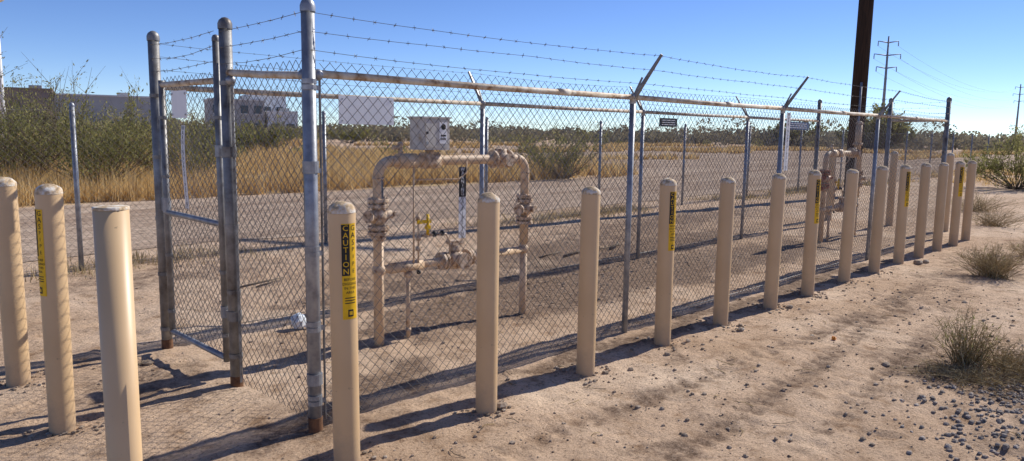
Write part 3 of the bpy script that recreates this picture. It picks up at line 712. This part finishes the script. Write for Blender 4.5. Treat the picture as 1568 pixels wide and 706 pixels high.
def shrub(x,y,h,r,nst=60,nleaf=6000,lsize=0.035,name='desert_shrub',mat='leaf',thick=0.012,tone=0.0,jit=0.022,asp=3.2):
    e=empty(name,(x,y,0)); mb=MB(); tips=[]
    ph=random.uniform(0,9)
    for i in range(nst):
        a=random.uniform(0,6.283); out=math.sqrt(random.random()); hh=h*random.uniform(0.55,1.0)*(1-0.35*out*out)*(0.85+0.25*math.sin(a*2+ph))
        b=Vector((math.cos(a)*0.12*r*random.random(),math.sin(a)*0.12*r*random.random(),0))
        ex=Vector((math.cos(a)*r*out,math.sin(a)*r*out,hh))
        pts=[]
        for q in range(6):
            t=q/5; pt=b.lerp(ex,t)+Vector((math.cos(a),math.sin(a),0))*(0.18*r*math.sin(t*3.1)*out)+Vector([random.gauss(0,0.02*h) for _ in range(3)])*(1 if q else 0)
            pts.append(pt+Vector((x,y,0)))
        mb.tube(pts,[thick*(1-0.85*q/5) for q in range(6)],'bark',4,False)
        for s in range(5):
            q=random.uniform(0.3,0.97); k=int(q*5); base=pts[k].lerp(pts[min(5,k+1)],q*5-k)
            dv=Vector((random.gauss(0,0.8),random.gauss(0,0.8),random.uniform(0.5,1.8))).normalized()*h*random.uniform(0.1,0.24)
            mb.tube([base,base+dv*0.5+Vector((0,0,0.01)),base+dv],[thick*0.35,thick*0.25,thick*0.12],'bark',3,False)
            tips.append((base,base+dv))
        tips.append((pts[1],pts[4])); tips.append((pts[3],pts[5]))
    fobj(mb,'branches',e)
    T=len(tips); A=np.array([t[0][:] for t in tips]); B=np.array([t[1][:] for t in tips]); wgt=np.random.uniform(0,1,T)**1.3; wgt/=wgt.sum()
    idx=np.random.choice(T,nleaf,p=wgt); t=np.random.uniform(0,1,nleaf)[:,None]
    C=A[idx]*(1-t)+B[idx]*t+np.random.normal(size=(nleaf,3))*jit*h
    C[:,2]=np.abs(C[:,2]); ax=B[idx]-A[idx]; ax/=np.linalg.norm(ax,axis=1)[:,None]+1e-9
    tone_i=np.random.uniform(0,0.5,T)
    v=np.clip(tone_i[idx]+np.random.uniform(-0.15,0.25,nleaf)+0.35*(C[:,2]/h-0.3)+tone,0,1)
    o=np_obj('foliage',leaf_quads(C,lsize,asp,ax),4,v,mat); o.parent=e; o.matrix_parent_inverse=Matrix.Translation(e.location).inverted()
    return e
for (x,y,h,r) in [(5.9,19.8,2.9,1.9),(3.2,20.6,2.7,1.8),(8.5,21.2,2.2,1.6),(1.0,20.2,2.3,1.5),(5.0,24.5,3.3,2.1),(8.0,26.5,2.6,2.0)]:
    shrub(x,y,h,r,80,7000,0.042,tone=0.1)
shrub(4.9,22.2,4.2,1.5,45,2200,0.04,tone=0,thick=0.02,jit=0.012); shrub(3.2,23.2,3.9,1.3,30,1300,0.04,tone=0,thick=0.02,jit=0.012)
for (x,y,h,r) in [(19.7,16.8,2.3,1.9),(20.5,41,2.2,2.2),(24,52,2.6,2.6),(33,62,2.6,2.8),(18.5,47,2.4,2.4),(46,70,2.6,3.2),(12,40,2.2,2.2),(14.5,33,1.9,1.9)]:
    shrub(x,y,h,r,55,5000,0.075 if y>25 else 0.042,asp=2.2 if y>25 else 3,tone=0.05)
shrub(28.6,5.2,2.15,1.7,60,6500,0.045); shrub(35,3.5,1.8,1.8,40,3500,0.06)
shrub(90,30,6.0,4.5,60,6000,0.18,name='mesquite_tree',thick=0.07,asp=1.8); shrub(104,46,4.4,4.0,60,5000,0.18,name='mesquite_tree',thick=0.07,asp=1.8)
shrub(112,38,4.4,4.0,60,5000,0.18,name='mesquite_tree',thick=0.07,asp=1.8)

Cs=[];Vs=[]
CAMF=math.atan2(0.6929,0.7087)
for i in range(560):
    ang=CAMF+math.radians(random.uniform(-48,48)); d=random.choice([random.uniform(95,130),random.uniform(110,190),random.uniform(150,280)])
    x=d*math.cos(ang); y=d*math.sin(ang)
    if x<96 and y<56 and x>24: continue
    h=random.uniform(1.0,2.3)*(1+0.4*(d>150)); r=h*random.uniform(0.9,2.2); n=130
    if random.random()<0.06: h*=1.7
    q=np.random.normal(size=(n,3)); q/=np.linalg.norm(q,axis=1)[:,None]; q*=np.random.uniform(0.4,1,n)[:,None]**0.5
    c=np.array([x,y,h*0.45])+q*np.array([r,r,h*0.55]); c[:,2]=np.clip(c[:,2],0.05,None)
    Cs.append((c,0.08+d*0.0014)); Vs.append(np.clip(np.random.uniform(0,1,n)*0.5+random.uniform(0,0.4)+0.2*q[:,2],0,1))
V=np.concatenate([leaf_quads(c,s,1.3) for c,s in Cs]); np_obj('distant_scrub',V,4,np.concatenate(Vs),'leaf_far')
Cs=[];Vs=[]
for i in range(150):
    x=random.uniform(-10,100); y=random.uniform(30,95)
    if 24<x<92 and y<56: continue
    h=random.uniform(0.5,1.3); r=h*random.uniform(0.7,1.3); n=140
    q=np.random.normal(size=(n,3)); q/=np.linalg.norm(q,axis=1)[:,None]; q*=np.random.uniform(0.3,1,n)[:,None]**0.5
    c=np.array([x,y,h*0.45])+q*np.array([r,r,h*0.55]); c[:,2]=np.clip(c[:,2],0.05,None)
    Cs.append((c,0.09)); Vs.append(np.clip(np.random.uniform(0,1,n)*0.6+random.uniform(0,0.4),0,1))
V=np.concatenate([leaf_quads(c,s,2) for c,s in Cs]); np_obj('low_scrub',V,4,np.concatenate(Vs),'leaf')

def grass(name,n,sampler,hr,w,mat,lean=0.3,tuft=12):
    nt=n//tuft; pos=sampler(nt)
    P=np.repeat(pos,tuft,0)+np.random.normal(size=(nt*tuft,2))*0.07
    N=len(P); th=np.repeat(np.random.uniform(0.5,1.15,nt),tuft)
    H=np.random.uniform(hr[0],hr[1],N)*th; a=np.random.uniform(0,2*np.pi,N); l=np.abs(np.random.normal(size=N))*lean*H
    dist=np.sqrt(P[:,0]**2+P[:,1]**2); W=w*np.clip(dist/22,0.6,4)
    dx=np.cos(a);dy=np.sin(a)
    b0=np.stack([P[:,0]-dy*W,P[:,1]+dx*W,np.zeros(N)],1); b1=np.stack([P[:,0]+dy*W,P[:,1]-dx*W,np.zeros(N)],1)
    tp=np.stack([P[:,0]+dx*l,P[:,1]+dy*l,H],1)
    V=np.stack([b0,b1,tp],1).reshape(-1,3)
    v=np.clip(np.repeat(np.random.uniform(0.1,0.8,nt),tuft)+np.random.uniform(-0.2,0.25,N),0,1)
    return np_obj(name,V,3,v,mat)
def samp_field(nt):
    out=[]
    while len(out)<nt:
        y=16.2+random.random()**1.9*85; x=random.uniform(-14,25+ (y-16)*0.25)
        if x>24 and y<56: continue
        if y<16.6+0.7*nz(x,y,0.35,2): continue
        if nz(x,y,0.22,11)+0.35*random.random()<-0.15: continue
        out.append((x,y))
    return np.array(out)
grass('dry_grass',180000,samp_field,(0.30,0.80),0.011,'straw')
def samp_lot(nt):
    out=[]
    while len(out)<nt:
        x=random.uniform(24,95); y=random.uniform(17,62)
        if nz(x*0.5,y,0.16,40)<0.10: continue
        out.append((x,y))
    return np.array(out)
grass('lot_dry_grass',36000,samp_lot,(0.15,0.5),0.013,'straw',0.4)
def samp_edge(nt):
    out=[]
    while len(out)<nt:
        q=random.random()
        if q<0.5: x=random.uniform(12,60); y=random.uniform(-9,1.8+(x-12)*0.05)
        else: x=random.uniform(24,80); y=random.uniform(1,10)
        if nz(x,y,0.35,15)<0.12: continue
        out.append((x,y))
    return np.array(out)
grass('sparse_dry_grass',26000,samp_edge,(0.1,0.35),0.007,'straw',0.5)
def samp_fenceline(nt):
    out=[]
    while len(out)<nt:
        x=random.uniform(-4,30); y=random.gauss(9.1,0.25)
        if nz(x,y,0.5,21)<0.0: continue
        out.append((x,y))
    return np.array(out)
grass('fence_line_weeds',9000,samp_fenceline,(0.03,0.16),0.008,'weed',0.8)

def weed(x,y,h,r,n,k='weed',name='dry_weed',green=0):
    mb=MB(); z=gh(x,y)
    for i in range(n):
        a=random.uniform(0,6.283); o=random.random()**0.7; hh=h*random.uniform(0.45,1)*(1-0.4*o)
        b=Vector((x+random.gauss(0,r*0.18),y+random.gauss(0,r*0.18),z-0.01)); ex=b+Vector((math.cos(a)*r*o,math.sin(a)*r*o,hh))
        mid=b.lerp(ex,0.5)+Vector((random.gauss(0,0.02),random.gauss(0,0.02),0.03))
        f0=len(mb.f)
        mb.tube([b,mid,ex],[0.0026,0.0018,0.0007],k,3,False,False)
        av=random.random()*(0.5 if random.random()<green else 1)
        for q in range(f0,len(mb.f)): mb.a[q]=av
        for s in range(5):
            t=random.uniform(0.3,1); p_=mid.lerp(ex,t) if t>0.5 else b.lerp(mid,t*2)
            d=Vector((random.gauss(0,1),random.gauss(0,1),random.uniform(0,1.2))).normalized()*random.uniform(0.02,0.07)
            f0=len(mb.f)
            if random.random()<green: 
                w=d.cross(Vector((0,0,1))).normalized()*0.004
                mb.quad([p_-w,p_+d*0.5-w,p_+d,p_+w],'leaf',random.random())
            else: mb.tube([p_,p_+d],[0.0014,0.0007],k,3,False,False)
            av2=random.random()
            for q in range(f0,len(mb.f)): mb.a[q]=av2
    return mb.obj(name)
weed(5.88,1.25,0.52,0.22,150,green=0.3); weed(6.1,1.05,0.28,0.36,120); weed(5.6,1.15,0.09,0.42,170); weed(5.95,0.85,0.14,0.35,140)
weed(10.0,1.95,0.46,0.42,260,green=0.05); weed(10.7,2.1,0.3,0.4,150); weed(12.2,1.9,0.3,0.5,160); weed(16,3.2,0.5,0.7,200); weed(19,4.2,0.55,0.8,200,green=0.3)

# ------------------------------------------------------------------ buildings
M['stucco']=mat_noise('grey_stucco',[(0.3,(0.42,0.40,0.39)),(0.7,(0.50,0.48,0.46))],0.6,0.9)
M['stucco2']=mat_noise('brown_stucco',[(0.3,(0.27,0.205,0.18)),(0.7,(0.36,0.29,0.25))],0.6,0.9)
M['trimw']=mat_noise('pale_trim',[(0.3,(0.68,0.68,0.69)),(0.7,(0.78,0.78,0.78))],0.6,0.8)
M['glass']=mat_noise('window_glass',[(0.3,(0.05,0.06,0.08)),(0.7,(0.09,0.11,0.13))],0.6,0.15,0,0,60,None,0.5)
def building(name,px,py,vols,yaw):
    e=empty(name,(px,py,0)); R3=Matrix.Rotation(yaw,3,'Z')
    w=MB(); g=MB(); tr=MB()
    for (cx,cy,sx,sy,h,k,nw,floors) in vols:
        def P(a,b,z): return Vector((px,py,0))+R3@Vector((a,b,z))
        w.box(P(cx,cy,h/2),(sx,sy,h),k,R3)
        tr.box(P(cx,cy,h+0.10),(sx+0.2,sy+0.2,0.2),'trimw' if k!='stucco2' else 'stucco2',R3)
        for f in range(floors):
            zc=1.5+f*2.7
            if zc+0.9>h: break
            for i in range(nw):
                wx=cx-sx/2+sx*(i+0.5)/nw
                g.box(P(wx,cy-sy/2-0.03,zc),(sx/nw*0.55,0.08,1.2),'glass',R3)
                tr.box(P(wx,cy-sy/2-0.06,zc-0.68),(sx/nw*0.62,0.14,0.1),'trimw',R3)
        w.box(P(cx+sx*0.2,cy,h+0.5),(1.6,1.4,0.5),'stucco',R3)
    fobj(w,'walls',e); fobj(g,'windows',e); fobj(tr,'trim',e)
    return e
def yaw_to(px,py): return math.atan2(-py,-px)+math.pi/2
building('office_building',57,115,[(-2.5,0,8,8,5.6,'stucco',4,2),(4.2,-0.5,4.6,8,3.9,'trimw',2,1),(2.6,3,6,6,6.5,'trimw',3,2)],yaw_to(57,115)+0.15)
building('warehouse_building',34,124,[(-6,0,7,9,6.2,'stucco2',3,1),(4.0,0.5,13,9,5.6,'stucco',3,1)],yaw_to(34,124))

# ------------------------------------------------------------------ light and sky
to_sun=Vector((1,-0.10,0)).normalized(); el=math.radians(37)
ds=Vector((to_sun.x*math.cos(el),to_sun.y*math.cos(el),math.sin(el)))
sl=bpy.data.lights.new('sun','SUN'); sl.energy=5.0; sl.angle=math.radians(0.5); sl.color=(1.0,0.95,0.875)
so=bpy.data.objects.new('sun',sl); scene.collection.objects.link(so); so.rotation_euler=ds.to_track_quat('Z','Y').to_euler(); so.location=(10,-5,20)
w=bpy.data.worlds.new('World'); scene.world=w; w.use_nodes=True
nt=w.node_tree; bg=nt.nodes['Background']; sky=nt.nodes.new('ShaderNodeTexSky'); sky.sky_type='NISHITA'; sky.sun_disc=False
sky.sun_elevation=el; sky.sun_rotation=math.atan2(ds.x,ds.y); sky.air_density=0.8; sky.dust_density=0.0; sky.ozone_density=3.5; sky.altitude=2500
hs=nt.nodes.new('ShaderNodeHueSaturation'); hs.inputs['Hue'].default_value=0.512; hs.inputs['Saturation'].default_value=1.12
nt.links.new(sky.outputs[0],hs.inputs['Color']); nt.links.new(hs.outputs[0],bg.inputs[0]); bg.inputs[1].default_value=0.14

# ------------------------------------------------------------------ camera
cam=bpy.data.cameras.new('camera'); co=bpy.data.objects.new('camera',cam); scene.collection.objects.link(co)
right=Vector((0.7006,-0.7134,0.0164)).normalized(); up=Vector((0.0833,0.1046,0.9910)); back_=right.cross(up).normalized(); up=back_.cross(right).normalized()
co.matrix_world=Matrix(((right.x,up.x,back_.x,0),(right.y,up.y,back_.y,0),(right.z,up.z,back_.z,1.6),(0,0,0,1)))
cam.sensor_width=36; cam.lens=36*1140/1568; cam.clip_end=8000; cam.clip_start=0.05
scene.camera=co
